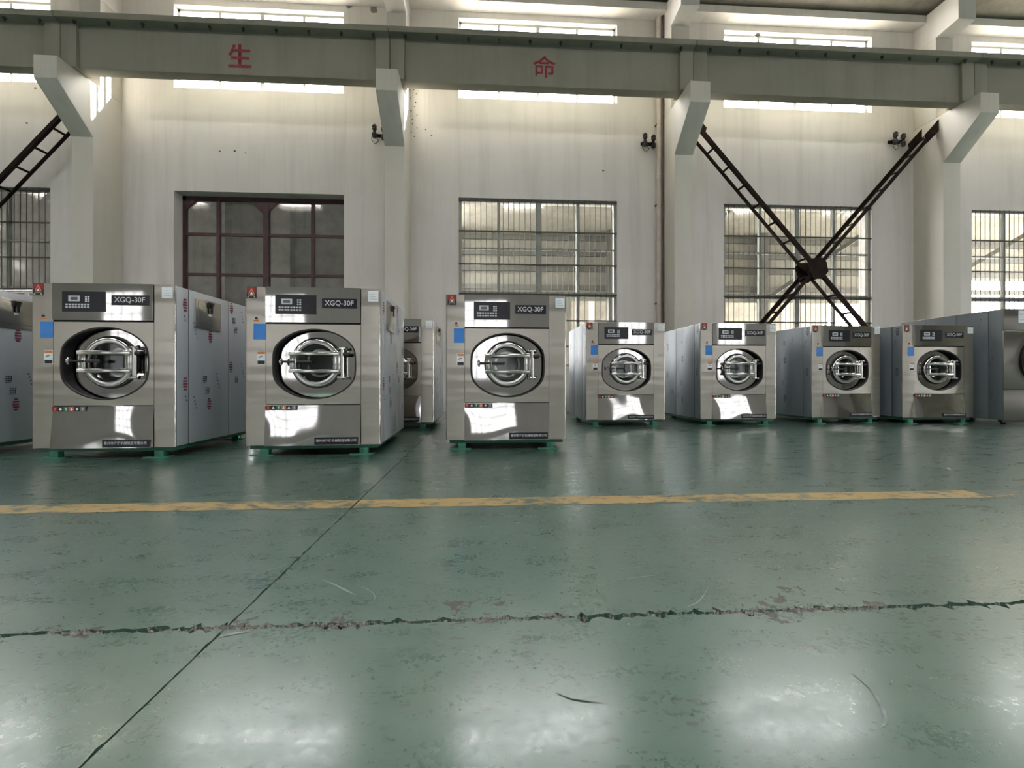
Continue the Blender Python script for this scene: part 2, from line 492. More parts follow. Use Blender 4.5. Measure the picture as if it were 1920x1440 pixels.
def ribbon(name, pts, wd, mat, z=0.0012):
    """a tapering mark on the floor through ground points"""
    vs, n = [], len(pts)
    for i, p in enumerate(pts):
        a = Vector(pts[max(0, i-1)]); b_ = Vector(pts[min(n-1, i+1)]); d = (b_-a).normalized(); q = Vector((-d.y, d.x))
        w2 = wd*math.sin(PI*(i+0.35)/(n-0.3))*0.5*random.uniform(.7, 1.2)
        for s in (-1, 1): vs.append((p[0]+q.x*w2*s, p[1]+q.y*w2*s, z))
    MB().add(vs, [(2*i, 2*i+1, 2*i+3, 2*i+2) for i in range(n-1)]).build(name, mat, fl)
def ground_at(px, py):
    zc = H*830/(py-710); xc = (px-960)/830*zc; t = math.radians(3.31)
    return (xc*math.cos(t)+zc*math.sin(t), zc*math.cos(t)-xc*math.sin(t))
def arc_px(pts, sub=6):
    g = [Vector(ground_at(*p)) for p in pts]; out = []
    for i in range(len(g)-1):
        p0, p1, p2, p3 = g[max(0, i-1)], g[i], g[i+1], g[min(len(g)-1, i+2)]
        for k in range(sub):
            t = k/sub
            out.append(tuple(0.5*((2*p1)+(p2-p0)*t+(2*p0-5*p1+4*p2-p3)*t*t+(3*p1-p0-3*p2+p3)*t**3)))
    out.append(tuple(g[-1])); return out
for pts, wd in (([(1590, 1258), (1630, 1290), (1655, 1330), (1660, 1355), (1650, 1365)], 0.008), ([(602, 1086), (625, 1096), (650, 1108), (668, 1117)], 0.010),
                ([(668, 1096), (690, 1106), (703, 1118), (698, 1132)], 0.004), ([(1283, 1140), (1310, 1128), (1328, 1104)], 0.005),
                ([(1160, 1088), (1200, 1082), (1235, 1079)], 0.004), ([(492, 1072), (525, 1064), (545, 1053)], 0.004),
                ([(408, 1196), (430, 1190), (470, 1184)], 0.012), ([(680, 980), (700, 978), (718, 980)], 0.008)):
    ribbon('scuff_mark', arc_px(pts), wd, 'scuff')
ribbon('scuff_mark', arc_px([(1040, 1298), (1075, 1312), (1140, 1320)]), 0.004, 'joint')
LY0, LY1 = 2.545, 2.712
def strip(x0, x1, mat, seed):
    rnd = random.Random(seed); n = int((x1-x0)/0.05); vs = []
    for i in range(n+1):
        x = x0+(x1-x0)*i/n
        vs += [(x, LY0+rnd.gauss(0, .002), .0012), (x, LY1+rnd.gauss(0, .002), .0012)]
    MB().add(vs, [(2*i, 2*i+2, 2*i+3, 2*i+1) for i in range(n)]).build('lane_marking', mat, fl)
strip(-12, JU-0.006, 'lane', 1); strip(JU+0.006, 3.12, 'lane', 2); strip(3.14, 9.0, 'lane_faint', 3)

# ------------------------------------------------------------------ setting: walls
WN = 9.77                                        # inner face of the window wall
SILL1, HEAD1, SILL2, HEAD2, TOP = 1.0, 4.71, 6.90, 8.66, 9.35
mb = MB()
edges = [U0-0.3]
for k, u in enumerate(BAYS): edges += [u-WW/2, u+WW/2]
edges += [U1+0.3]
THK = WN+0.20                                     # thinner wall above the sills of the high windows
for i in range(0, len(edges), 2):
    mb.box((edges[i], WN, -0.2), (edges[i+1], WN+0.36, SILL2-.3)).box((edges[i], WN, SILL2-.3), (edges[i+1], THK, TOP))
for k, u in enumerate(BAYS):
    a, b_ = u-WW/2, u+WW/2
    if k != 3: mb.box((a, WN, -0.2), (b_, WN+0.36, SILL1))
    mb.box((a, WN, HEAD1), (b_, WN+0.36, SILL2-.3)).box((a, WN, SILL2-.3), (b_, THK, SILL2)).box((a, WN, HEAD2), (b_, THK, TOP))
    if k in (0, 1, 7, 8): mb.box((a, WN+.1, SILL1), (b_, WN+0.36, HEAD1))
    if k in (0, 8): mb.box((a, WN+.1, SILL2), (b_, THK, HEAD2))
wf_ = tag(mb.build('wall_front', 'wall'), kind='structure')
def wall_at(px, py):
    t = math.radians(3.31); a = math.atan((px-960)/830)+t; u = WN*math.tan(a)
    return u, H+(710-py)/830*(WN*math.cos(t)+u*math.sin(t))
def wall_mark(name, px, py, r, mat, seed):
    rnd = random.Random(seed); u, z = wall_at(px, py); n = 7
    vs = [(u+r*math.cos(2*PI*i/n)*rnd.uniform(.5, 1.3), WN-.003, z+r*math.sin(2*PI*i/n)*rnd.uniform(.4, 1.1)) for i in range(n)]
    MB().prism([(v[0], v[2]) for v in vs], 1, WN-.004, WN+.01).build(name, mat, wf_)
for i, (px, py, r) in enumerate(((1131, 320, .025), (798, 243, .02), (809, 254, .018), (66, 165, .03), (51, 231, .03), (412, 284, .02), (440, 283, .025), (460, 287, .02))): wall_mark('plaster_chip', px, py, r, 'girt', i)
for i in range(12): wall_mark('plaster_chip', 776+6*math.sin(i*2.3), 168+i*8, .016, 'pipe2', 30+i)
for px, py, r in ((888, 6, .10), (700, 18, .12), (655, 10, .08), (1420, 66, .06)): wall_mark('bare_patch', px, py, r, 'wall_back', px)
mb = MB(); e2 = [U0-0.3]
for a, b_ in BACKWIN: e2 += [a, b_]
e2 += [U1+0.3]
for i in range(0, len(e2), 2): mb.box((e2[i], BACK-0.3, -0.2), (e2[i+1], BACK, TOP+.2))
for a, b_ in BACKWIN:
    for z0, z1 in ((-0.2, BZ0), (BZ1, TOP+.2)): mb.box((a, BACK-0.3, z0), (b_, BACK, z1))
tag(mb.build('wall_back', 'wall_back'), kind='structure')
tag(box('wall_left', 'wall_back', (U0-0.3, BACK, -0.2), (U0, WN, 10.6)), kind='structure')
mb = MB().box((U1, BACK, -0.2), (U1+.3, -3.0, 10.6)).box((U1, 1.0, -0.2), (U1+.3, WN, 10.6)).box((U1, -3.0, 4.0), (U1+.3, 1.0, 10.6))
wr = tag(mb.build('wall_right', 'roof'), kind='structure')
box('gate_dimming_pane', 'gate_dimmer', (U1+.1, -3.0, -.05), (U1+.105, 1.0, 4.0), wr)  # unseen pane added to dim daylight from the right-hand opening
# roof slabs rising to a ridge over the middle of the hall
RZ, RN = 9.02, 9.47
mid = -2.1
def roof_pt(n): return RZ + (11.57-abs(n-mid))*0.11
mb = MB()
def roof_piece(n0, n1, u0, u1):
    mb.prism([(n0, roof_pt(n0)), (n1, roof_pt(n1)), (n1, roof_pt(n1)+.25), (n0, roof_pt(n0)+.25)], 0, u0, u1)
for n0, n1 in ((WN+.22, mid), (mid, -3.2), (-4.8, BACK-.3)): roof_piece(n0, n1, U0-.3, U1+.3)
us = [U0-.3]+[u+d for u in (-22, -16, -10, -4, 2, 8, 14, 20, 26) for d in (-1.1, 1.1)]+[U1+.3]
for i in range(0, len(us), 2):
    for n0, n1 in ((-3.2, -4.8),): roof_piece(n0, n1, us[i], us[i+1])
tag(mb.build('ceiling', 'roof'), kind='structure')
# eaves ring beam over the high windows
tag(box('trim_1', 'wall', (U0, 9.47, 8.80), (U1, WN+.02, 8.96)), 'cream painted eaves beam running above the high windows', None, None, 'structure')
# back wall windows, only ever seen mirrored in the steel
for i, (a, b_) in enumerate(BACKWIN):
    mb = MB()
    for j in range(5):
        x = a+(b_-a)*j/4; mb.box((x-.03, BACK-.2, BZ0), (x+.03, BACK-.14, BZ1))
    for j in range(5):
        z = BZ0+(BZ1-BZ0)*j/4; mb.box((a, BACK-.2, z-.03), (b_, BACK-.14, z+.03))
    wf = tag(mb.build('window_%d' % (20+i), 'winframe'), kind='structure')
    box('pane', 'grimy', (a, BACK-.175, BZ0), (b_, BACK-.17, BZ1), wf)

# ------------------------------------------------------------------ window wall: windows
bar_me = {}
def bar_piece(name, key, mbf, mat, loc, parent):
    if key not in bar_me:
        o = mbf().build(name, mat, parent); bar_me[key] = o.data
    else: o = link(name, bar_me[key], parent)
    o.location = loc; return o
HW = {2: 'left edge', 3: 'gate bay', 4: 'middle window bay', 5: 'cross brace bay', 6: 'right edge'}
def high_window(n, u):
    # n counts the bays from the left end
    r = tag(empty('window_%d' % n, (u, WN+.13, SILL2)), 'pale framed high window of four panes above the crane beam, ' + HW.get(n, 'outside the frame'), None, None, 'structure')
    hh = HEAD2-SILL2; hw = WW/2
    f = MB().box((-hw, 0, 0), (-hw+.05, .06, hh)).box((hw-.05, 0, 0), (hw, .06, hh)).box((-hw, 0, 0), (hw, .06, .05)).box((-hw, 0, hh-.04), (hw, .06, hh))
    f.build('window_frame', 'topframe', r)
    for j in (1, 2, 3):
        bar_piece('mullion', 'hm%d' % (j == 2), lambda: MB().box((-.04 if j == 2 else -.025, -.015, .05), (.04 if j == 2 else .025, .05, hh-.04)), 'topframe', (-hw+WW*j/4, 0, 0), r)
    for j in range(4):
        bar_piece('pane', 'hp', lambda: MB().box((-WW/8+.03, .03, .05), (WW/8-.03, .034, hh-.04)), 'glass', (-hw+WW*(j+.5)/4, 0, 0), r)
for k in range(1, 8): high_window(k, BAYS[k])
def low_window(n, u, lab):
    r = tag(empty('window_%d' % n, (u, WN, SILL1)), lab, None, None, 'structure')
    hw = WW/2; hh = HEAD1-SILL1
    f = MB().box((-hw, .05, 0), (-hw+.06, .11, hh)).box((hw-.06, .05, 0), (hw, .11, hh)).box((-hw, .05, 0), (hw, .11, .05)).box((-hw, .05, hh-.06), (hw, .11, hh))
    f.build('window_frame', 'winframe', r)
    for j in (1, 2, 3):
        t = .055 if j == 2 else .03
        bar_piece('mullion', 'lm%d' % (j == 2), lambda: MB().box((-t, .045, .05), (t, .11, hh-.06)), 'winframe', (-hw+WW*j/4, 0, 0), r)
    for z, t, key in ((2.61-SILL1, .05, 'big'), (3.61-SILL1, .018, 'thin')):
        bar_piece('transom', 'lt'+key, lambda: MB().box((-hw+.06, .04, -t), (hw-.06, .10, t)), 'winframe', (0, 0, z), r)
    for j in range(4):
        for z0, z1, key in ((.05, 2.56-SILL1, 'a'), (2.66-SILL1, 3.59-SILL1, 'b'), (3.63-SILL1, hh-.06, 'c')):
            bar_piece('pane', 'lp'+key, lambda: MB().box((-WW/8+.03, .075, 0), (WW/8-.03, .079, z1-z0)), 'glass', (-hw+WW*(j+.5)/4, 0, z0), r)
    for j in range(28):
        bar_piece('grille_bar', 'gb', lambda: MB().cyl((0, 0, .0), (0, 0, hh), .0065, 6), 'bar', (-hw+.06+(WW-.12)*(j+.5)/28, .02, 0), r)
    for z in (.45, 1.02, 1.60, 2.255, 2.98, hh-.04):
        bar_piece('grille_rail', 'gr', lambda: MB().box((-hw, .005, -.016), (hw, .013, .016)), 'bar', (0, 0, z), r)
low_window(11, BAYS[2], 'barred low window at the far left edge, behind the diagonal brace')
low_window(12, BAYS[4], 'barred low window behind the front row, right of the gate')
low_window(13, BAYS[5], 'barred low window behind the full steel cross brace')
low_window(14, BAYS[6], 'barred low window at the right edge beyond the last column')
# gate in the second bay
gu = BAYS[3]
g = tag(empty('door_1', (gu, 10.04, 0)), 'dark red steel grid gate with glazed panels set deep in its opening', None, None, 'structure')
hw = WW/2
MB().box((-hw, 0, 0), (-hw+.07, .08, HEAD1)).box((hw-.07, 0, 0), (hw, .08, HEAD1)).box((-hw, 0, HEAD1-.08), (hw, .08, HEAD1)).build('gate_frame', 'gate', g)
MB().box((-.06, -.01, 0), (.06, .09, HEAD1-.08)).build('centre_post', 'gate', g)
for x in (-1.02, 1.0): box('upright', 'gate', (x-.035, 0, 0), (x+.035, .07, HEAD1-.08), g)
ZS = [.40, 1.25, 2.13, 3.01, 3.89]
for z in ZS:
    for a, b_ in ((-hw+.07, -.06), (.06, hw-.07)): box('crossbar', 'gate', (a, .01, z-.03), (b_, .06, z+.03), g)
for pts in ([(-.06, HEAD1-.08), (-.06, HEAD1-.36), (-.34, HEAD1-.08)], [(.06, HEAD1-.08), (.06, HEAD1-.30), (.28, HEAD1-.08)], [(-hw+.07, HEAD1-.08), (-hw+.07, HEAD1-.3), (-hw+.3, HEAD1-.08)]):
    MB().prism(pts, 1, 0.0, 0.03).build('gusset', 'gate', g)
xs = [-hw+.07, -1.055, -.985, -.06, .06, .965, 1.035, hw-.07]
for i in range(0, 8, 2):
    zz = [0.02]+ZS+[HEAD1-.05]
    for j in range(6):
        box('pane', 'glass', (xs[i], .035, zz[j]+.03), (xs[i+1], .039, zz[j+1]-.03), g)

# ------------------------------------------------------------------ columns and crane beams
for k in range(3, 7):
    u = COLS[k]
    r = empty('column', (u, 0, 0))
    names = {3: 'grey concrete column with long corbel, behind the leftmost full machine',
             4: 'grey concrete column with corbel between the gate and the middle barred window', 5: 'grey concrete column with corbel just right of the cream downpipe',
             6: 'grey concrete column with corbel at the right end of the cross brace'}
    tag(r, names[k], 'column', 'concrete columns along the window wall', 'structure')
    MB().box((-.2, 9.09, 0), (.2, WN+.05, 6.505)).build('shaft', 'column', r, 0.012)
    MB().prism([(9.10, 5.43), (8.36, 6.10), (8.36, 6.505), (9.10, 6.505)], 0, -.2, .2).build('corbel', 'column', r, 0.008)
    MB().box((-.2, 9.25, 6.505), (.2, WN+.05, 8.288)).build('upper_shaft', 'column', r, 0.01)
    MB().prism([(9.26, 8.29), (8.78, 8.33), (8.78, 8.95), (WN, 8.95), (WN, 8.29)], 0, -.2, .2).build('roof_bracket', 'wall', r, 0.008)
    if k == 5: MB().box((-.19, 9.083, 2.27), (-.04, 9.092, 2.75)).build('cover_plate', 'column', r, .003)
rail_me = None
for k in range(2, 7):
    a, b_ = COLS[k]+.006, COLS[k+1]-.006
    r = empty('crane_beam', (a, 0, 0)); L = b_-a
    nm = {2: 'grey concrete crane beam span at the left edge of the hall wall', 3: 'grey concrete crane beam span with first red character, over the gate',
          4: 'grey concrete crane beam span with second red character, over the middle window', 5: 'plain grey concrete crane beam span over the cross brace', 6: 'grey concrete crane beam span at the right edge'}
    tag(r, nm[k], 'beam', 'concrete crane beam spans along the window wall', 'structure')
    MB().box((0, 8.70, 6.505), (L, 8.92, 7.32)).build('web', 'beam', r, 0.006)
    MB().box((0, 8.50, 7.31), (L, 9.12, 7.42)).build('flange', 'beam', r, 0.006)
    for x0, x1 in ((0, .27), (L-.27, L)): MB().box((x0, 8.64, 6.508), (x1, 8.98, 7.312)).build('end_block', 'beam', r, 0.006)
    for j in range(10):
        bar_piece('bolt', 'bolt', lambda: MB().cyl((0, 0, 0), (0, 0, -.075), .016, 8).cyl((0, 0, -.012), (0, 0, -.04), .03, 6), 'bar', (.3+j*.6, 8.57, 7.31), r)
    box('rail', 'brace', (0, 8.78, 7.42), (L, 8.84, 7.54), r)
    if k == 3: lettering('\u751f', .43, .45, 'beam_red', (-4.68-a, 8.697, 6.862), r, .022)
    if k == 4: lettering('\u547d', .46, .44, 'beam_red', (1.145-a, 8.697, 6.895), r, .014)

# ------------------------------------------------------------------ cross braces
def brace(u, lab):
    r = tag(empty('cross_brace', (u, 0, 0)), lab, 'brace', 'steel cross braces between columns')
    s = 1.13; half = 2.79; cz = 3.13
    for sg in (-1, 1):
        lo = max(-half, -(cz-.03)/s)
        pa = (sg*lo, cz+lo*s) ; pb = (sg*half, cz+half*s)
        for n in (9.20, 9.56):
            mb = MB(); th = .075
            n2 = n + (0.01 if sg > 0 else -0.01)
            mb.bar((pa[0], n2, pa[1]), (pb[0], n2, pb[1]), .012, th, (0, 1, 0))
            d = Vector((pb[0]-pa[0], 0, pb[1]-pa[1])).normalized(); q = Vector((-d.z, 0, d.x))*(th/2-.006)
            if q.z > 0: q = -q
            off = Vector((q.x, .03 if n < 9.4 else -.03, q.z))
            mb.bar(Vector((pa[0], n2, pa[1]))+off, Vector((pb[0], n2, pb[1]))+off, .06, .012, (0, 1, 0))
            mb.build('rail', 'brace', r)
        Ltot = math.hypot(half-lo, (half-lo)*s); cnt = int(Ltot/.5)
        for i in range(cnt):
            t = lo+(half-lo)*(i+.5)/cnt
            MB().bar((sg*t, 9.21, cz+t*s), (sg*t, 9.55, cz+t*s), .045, .012, (1*sg, 0, s)).build('rung', 'brace', r)
        MB().prism([(sg*(half+.0), cz+half*s+.16), (sg*half, cz+half*s-.10), (sg*(half-.28), cz+half*s-.38), (sg*(half-.33), cz+half*s-.20)], 1, 9.185, 9.197).build('end_plate', 'brace', r)
        MB().prism([(sg*(half+.0), cz+half*s+.16), (sg*half, cz+half*s-.10), (sg*(half-.28), cz+half*s-.38), (sg*(half-.33), cz+half*s-.20)], 1, 9.565, 9.577).build('end_plate', 'brace', r)
    for n in (9.17, 9.58):
        MB().prism([(-.15, cz-.10), (-.10, cz-.24), (.10, cz-.24), (.24, cz-.08), (.20, cz+.12), (.10, cz+.22), (-.12, cz+.20), (-.22, cz+.10)], 1, n, n+.012).build('gusset', 'brace', r)
brace(BAYS[5]-.005, 'dark steel X brace of laced angles in front of a barred window')
brace(BAYS[2]-.005, 'dark steel lattice brace cut off by the left edge')

# ------------------------------------------------------------------ pipes and insulators
p = tag(empty('downpipe', (3.85, 9.69, 0)), 'cream vertical downpipe with collars beside the third column', 'pipe')
MB().cyl((0, 0, 0), (0, 0, 9.0), .052, 16).build('pipe', 'pipe', p, 0, 40)
for z in (1.6, 3.3, 5.25, 7.6): MB().cyl((0, 0, z), (0, 0, z+.09), .062, 16).build('collar', 'pipe', p, 0, 40)
for z in (2.4, 4.6, 6.4): box('clip', 'pipe2', (-.065, -.01, z), (.062, .08, z+.03), p)
p = tag(empty('cable_pipe', (3.926, 9.62, 0)), 'thin brown pipe running up beside the cream downpipe', 'pipe')
MB().cyl((0, 0, 0), (0, 0, 9.0), .014, 10).build('pipe', 'pipe2', p, 0, 40)
def insulators(u, lab, z0=6.0):
    r = tag(empty('wire_insulator', (u, WN, z0)), lab, 'insulator', 'black wire insulators on the wall')
    MB().box((-.16, -.03, -.03), (.12, 0, .03)).box((-.13, -.17, -.02), (-.09, 0, .02)).box((.06, -.17, -.02), (.10, 0, .02)).build('bracket', 'brace', r)
    for x, z in ((-.11, .10), (.08, .07), (-.11, -.06), (.08, -.10)):
        m = MB()
        for j, rr in enumerate((.035, .05, .035, .05, .03)): m.cyl((x, -.15, z-.06+j*.025), (x, -.15, z-.038+j*.025), rr, 12)
        m.build('insulator', 'black', r)
    m = MB(); pts = [(-.16, -.15, .0), (-.17, -.15, -.16), (-.10, -.15, -.25), (-.02, -.15, -.18), (-.09, -.15, -.08)]
    for a, b_ in zip(pts, pts[1:]): m.cyl(a, b_, .006, 6)
    m.build('wire_loop', 'bar', r)
insulators(-2.28, 'black wire insulator half hidden left of the second corbel')
insulators(3.62, 'cluster of black wire insulators left of the cream downpipe')
insulators(9.47, 'black wire insulator behind the top of the cross brace', 6.22)

# ------------------------------------------------------------------ outside
tag(box('ground', 'ground', (-60, 10.13, -.25), (80, 70, -.05)), kind='structure')
an = tag(empty('annex_wall', (0, 0, 0)), 'grey plaster annex wall seen through the gate', None, None, 'structure')
box('wall_plane', 'annex', (-22, 12.6, -.05), (-1.4, 12.85, 6.2), an)
for x in (-16.5, -11.6, -7.3, -5.6, -2.3): box('pilaster', 'annex', (x-.3, 12.3, -.05), (x+.3, 12.6, 5.9), an)
box('wall_plane', 'annex', (-1.65, 10.3, -.05), (-1.4, 12.6, 5.6), an)
box('shade_roof', 'roof', (-22, 10.25, 5.9), (-1.2, 12.95, 6.1), an)  # unseen cover added so the annex wall stays dark
sh = tag(empty('shed', (0, 0, 0)), 'pale sided neighbouring shed seen through the barred windows', None, None, 'structure')
for i in range(22):
    x = -1.2+i*1.5
    z0 = 0.0 if x < 3 else (3.75 if x < 16 else 4.75)
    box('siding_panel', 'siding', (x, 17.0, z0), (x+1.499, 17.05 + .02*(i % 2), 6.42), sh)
for z in (4.25, 4.95, 5.55, 6.15): box('girt', 'girt', (-1.2, 16.88, z-.09), (31.8, 17.0, z+.09), sh)
for x in (-1.2, 4.8, 10.8, 16.8, 22.8, 28.8): box('post', 'girt', (x-.15, 16.6, -.05), (x+.15, 16.88, 6.4), sh)
for x in (5.2, 11.0, 17.0): MB().bar((x, 16.7, 3.9), (x+3.0, 14.5, 6.4), .14, .14, (0, 0, 1)).build('strut', 'girt', sh)
MB().box((-1.4, 10.14, 6.40), (31.8, 23.6, 6.5)).build('shade_roof', 'roof', sh)  # shed roof, carried on unseen past the siding to shade the yard wall
yd = tag(empty('yard_wall', (0, 0, 0)), 'beige yard wall beyond the shed', None, None, 'structure')
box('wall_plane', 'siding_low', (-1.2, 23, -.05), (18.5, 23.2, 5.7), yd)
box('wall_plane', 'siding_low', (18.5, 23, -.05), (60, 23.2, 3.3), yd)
for x in (2, 5.5, 9, 12.5, 16): box('pilaster', 'wall', (x-.12, 22.8, -.05), (x+.12, 23.0, 6.4), yd)

# ------------------------------------------------------------------ washing machines
W2, ZB, ZT, DEP = .625, .10, 1.595, 1.37
XL, XR = -.430, .440                              # middle section between the corner covers
OX, OZ = .012, .869                               # centre of the drum opening
def opening(n, grow=0.0, extra=()):
    angs = sorted(set([2*PI*i/n for i in range(n)] + list(extra))); pts = []
    for a in angs:
        c, s_ = math.cos(a), math.sin(a)
        re = 1/math.sqrt((c/(.417+grow))**2+(s_/(.334+grow))**2); rc = (.387+grow)/max(1e-6, abs(c))
        r = (re**-26+rc**-26)**(-1/26) if rc < 50 else re
        pts.append((OX+r*c, OZ+r*s_))
    return angs, pts
def loop_strip(mb, a, b_):
    """faces between two closed loops of 3-D points"""
    n = len(a); return mb.add(a+b_, [(i, (i+1) % n, n+(i+1) % n, n+i) for i in range(n)])
def bulged(name, mat, x0, x1, z0, z1, depth_fn, back, parent, nx=24, nz=12):
    vs, fs = [], []
    for j in range(nz+1):
        for i in range(nx+1):
            s_, t = i/nx, j/nz; vs.append((x0+(x1-x0)*s_, depth_fn(s_, t), z0+(z1-z0)*t))
    for j in range(nz):
        for i in range(nx):
            a = j*(nx+1)+i; fs.append((a, a+1, a+nx+2, a+nx+1))
    rim = [i for i in range(nx+1)] + [j*(nx+1)+nx for j in range(1, nz+1)] + [nz*(nx+1)+i for i in range(nx-1, -1, -1)] + [j*(nx+1) for j in range(nz-1, 0, -1)]
    k = len(vs); vs += [(vs[i][0], back, vs[i][2]) for i in rim]; n = len(rim)
    fs += [(rim[i], k+i, k+(i+1) % n, rim[(i+1) % n]) for i in range(n)] + [tuple(range(k, k+n))]
    return MB().add(vs, fs).build(name, mat, parent, 0, 40)
def oval(mb, x, y, z, rx, rz, axis, n=14):
    pts = [(rx*math.cos(2*PI*i/n), rz*math.sin(2*PI*i/n)) for i in range(n)]
    vs = [(x, y+p[0], z+p[1]) if axis == 'x' else (x+p[0], y, z+p[1]) for p in pts]
    return mb.add(vs, [tuple(range(n))])
def stamp(side, y, z, mat, parent):
    """round trade stamp printed on the film: a striped oval"""
    mb = MB(); x = side*(W2+.0045)
    for i in range(5):
        h = .016; zc = -.052+i*.026; ww = .036*math.sqrt(max(.05, 1-(zc/.066)**2))
        mb.add([(x, y-ww, z+zc-h/2), (x, y+ww*.8, z+zc-h/2), (x, y+ww, z+zc+h/2), (x, y-ww*.8, z+zc+h/2)], [(0, 1, 2, 3)])
    mb.build('film_stamp', mat, parent)
def marks(side, y, z, mat, parent, n=5, slant=.012, step=-.035, sz=.010):
    mb = MB(); x = side*(W2+.0045)
    for i in range(n):
        yy, zz = y+i*slant, z+i*step
        mb.add([(x, yy-sz, zz-sz), (x, yy+sz*.5, zz-sz*.6), (x, yy+sz, zz+sz), (x, yy-sz*.3, zz+sz*.8)], [(0, 1, 2, 3)])
        mb.add([(x, yy+sz*1.2, zz-sz*1.3), (x, yy+sz*1.9, zz-sz), (x, yy+sz*1.5, zz+sz*.3)], [(0, 1, 2)])
    mb.build('film_print', mat, parent)
def scribble(side, y, z, mat, parent, seed):
    rnd = random.Random(seed); mb = MB(); x = side*(W2+.0045)
    for i in range(4):
        zz = z-.03+i*.02
        mb.add([(x, y-.035+rnd.uniform(-.01, .01), zz), (x, y+.03, zz+rnd.uniform(-.006, .01)), (x, y+.03, zz+.006), (x, y-.03, zz+.007)], [(0, 1, 2, 3)])
    for i in range(3):
        yy = y-.02+i*.02
        mb.add([(x, yy, z-.03), (x, yy+.004, z-.03), (x, yy+.008+rnd.uniform(-.01, .01), z+.04), (x, yy+.003, z+.04)], [(0, 1, 2, 3)])
    mb.build('film_print', mat, parent)

def make_washer():
    r = empty('washing_machine')
    # cabinet and its film-covered cladding
    MB().box((-W2+.004, .64, ZB), (W2-.004, DEP-.01, ZT-.004)).box((-W2+.004, .03, ZT-.02), (W2-.004, .64, ZT-.004)).box((-W2+.004, .03, ZB), (W2-.004, .64, ZB+.012)).box((-W2+.004, .03, ZB+.012), (-W2+.016, .64, ZT-.02)).box((W2-.016, .03, ZB+.012), (W2-.004, .64, ZT-.02)).build('cabinet', 'brushed', r)
    for sd in (-1, 1):
        fm = 'film' if sd > 0 else 'film_shaded'  # left sides get the film with shade painted in
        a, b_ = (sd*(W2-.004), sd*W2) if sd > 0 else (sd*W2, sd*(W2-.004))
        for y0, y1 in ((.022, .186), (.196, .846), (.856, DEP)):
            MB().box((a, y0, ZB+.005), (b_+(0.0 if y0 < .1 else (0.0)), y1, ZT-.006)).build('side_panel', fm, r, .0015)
        x = sd*W2
        MB().box((min(a, b_)-.001, .187, ZB), (max(a, b_)-.0015, .195, ZT-.004)).box((min(a, b_)-.001, .847, ZB), (max(a, b_)-.0015, .855, ZT-.004)).build('panel_seam', 'rubber', r)
    # corner covers: folded brushed sheet with a rounded outer edge
    for sd in (-1, 1):
        xi = XL-.004 if sd < 0 else XR+.004
        xo = sd*W2; R = .022; pts = [(xi, .0), (xo-sd*R, .0)]
        for i in range(1, 6):
            a = PI/2*i/6; pts.append((xo-sd*R+sd*R*math.sin(a), R-R*math.cos(a)))
        pts += [(xo, R), (xo-sd*.003, R+.008), (xi, .03)]
        MB().prism(pts, 2, ZB, ZT).build('corner_cover', 'brushed', r, 0, 50)
    # three front panels
    bulged('top_panel', 'mirror', XL, XR, 1.262, ZT, lambda s_, t: -.012-.002*t-.006*(1-(2*s_-1)**2)-.002*math.sin(PI*t), .02, r)
    box('panel_gap', 'rubber', (XL, .012, 1.245), (XR, .022, 1.262), r)
    x0, x1, z0, z1 = XL, XR, .486, 1.246
    cor = [math.atan2(z-OZ, x-OX) % (2*PI) for x in (x0, x1) for z in (z0, z1)]
    angs, inn = opening(112, 0, cor)
    out = []
    for a in angs:
        c, s_ = math.cos(a), math.sin(a)
        t = min([((x1 if c > 0 else x0)-OX)/c if abs(c) > 1e-6 else 9e9, ((z1 if s_ > 0 else z0)-OZ)/s_ if abs(s_) > 1e-6 else 9e9])
        out.append((OX+t*c, OZ+t*s_))
    P3 = lambda pts, y: [(p[0], y, p[1]) for p in pts]
    mb = MB(); loop_strip(mb, P3(out, .0), P3(inn, .0)); loop_strip(mb, P3(inn, .0), P3(inn, .012)); loop_strip(mb, P3(out, .012), P3(out, .0))
    mb.build('middle_panel', 'brushed', r)
    _, o1 = opening(112, .001); _, o2 = opening(112, -.012)
    mb = MB(); loop_strip(mb, P3(o1, -.004), P3(o2, -.004)); loop_strip(mb, P3(o2, -.004), P3(o2, .014)); loop_strip(mb, P3(o1, .001), P3(o1, -.004))
    mb.build('opening_seal', 'rubber', r, 0, 40)
    _, o3 = opening(112, .004)
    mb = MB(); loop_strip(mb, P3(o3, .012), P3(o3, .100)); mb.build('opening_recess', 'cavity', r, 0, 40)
    # bright drum front plate behind the opening, with a hole for the porthole
    cx, cz = .014, .882
    plate_o = [(OX+.45*math.cos(2*PI*i/64), .176, OZ+.40*math.sin(2*PI*i/64)) for i in range(64)]
    def py(x, z): return .070+.006*((x-cx)/.4)**2
    rings = []
    for rr in (.200, .26, .32, .39, .45):
        ring = []
        for i in range(64):
            a = 2*PI*i/64; x = cx+rr*math.cos(a); z = cz+rr*math.sin(a)*.92
            ring.append((x, py(x, z), z))
        rings.append(ring)
    mb = MB()
    for a, b_ in zip(rings, rings[1:]): loop_strip(mb, a, b_)
    mb.build('drum_front', 'plate', r, 0, 60)
    bulged('kick_panel', 'mirror', XL-.004, XR, ZB, .478, lambda s_, t: .002-.036*(1-t)-.010*(1-(2*s_-1)**2)*math.sin(PI*(.15+.7*t))-.0022*math.sin(9*s_+2*t), .024, r)
    # porthole door
    d = empty('door'); d.parent = r
    MB().lathe([(.236, .072), (.236, .045), (.228, .030), (.214, .024), (.182, .030), (.176, .040), (.172, .060), (.172, .11), (.205, .110)], (cx, 0, cz), 56).build('porthole_ring', 'shine', d, 0, 40)
    MB().lathe([(.246, .074), (.246, .062), (.236, .060)], (cx, 0, cz), 56).build('door_gasket', 'rubber', d, 0, 40)
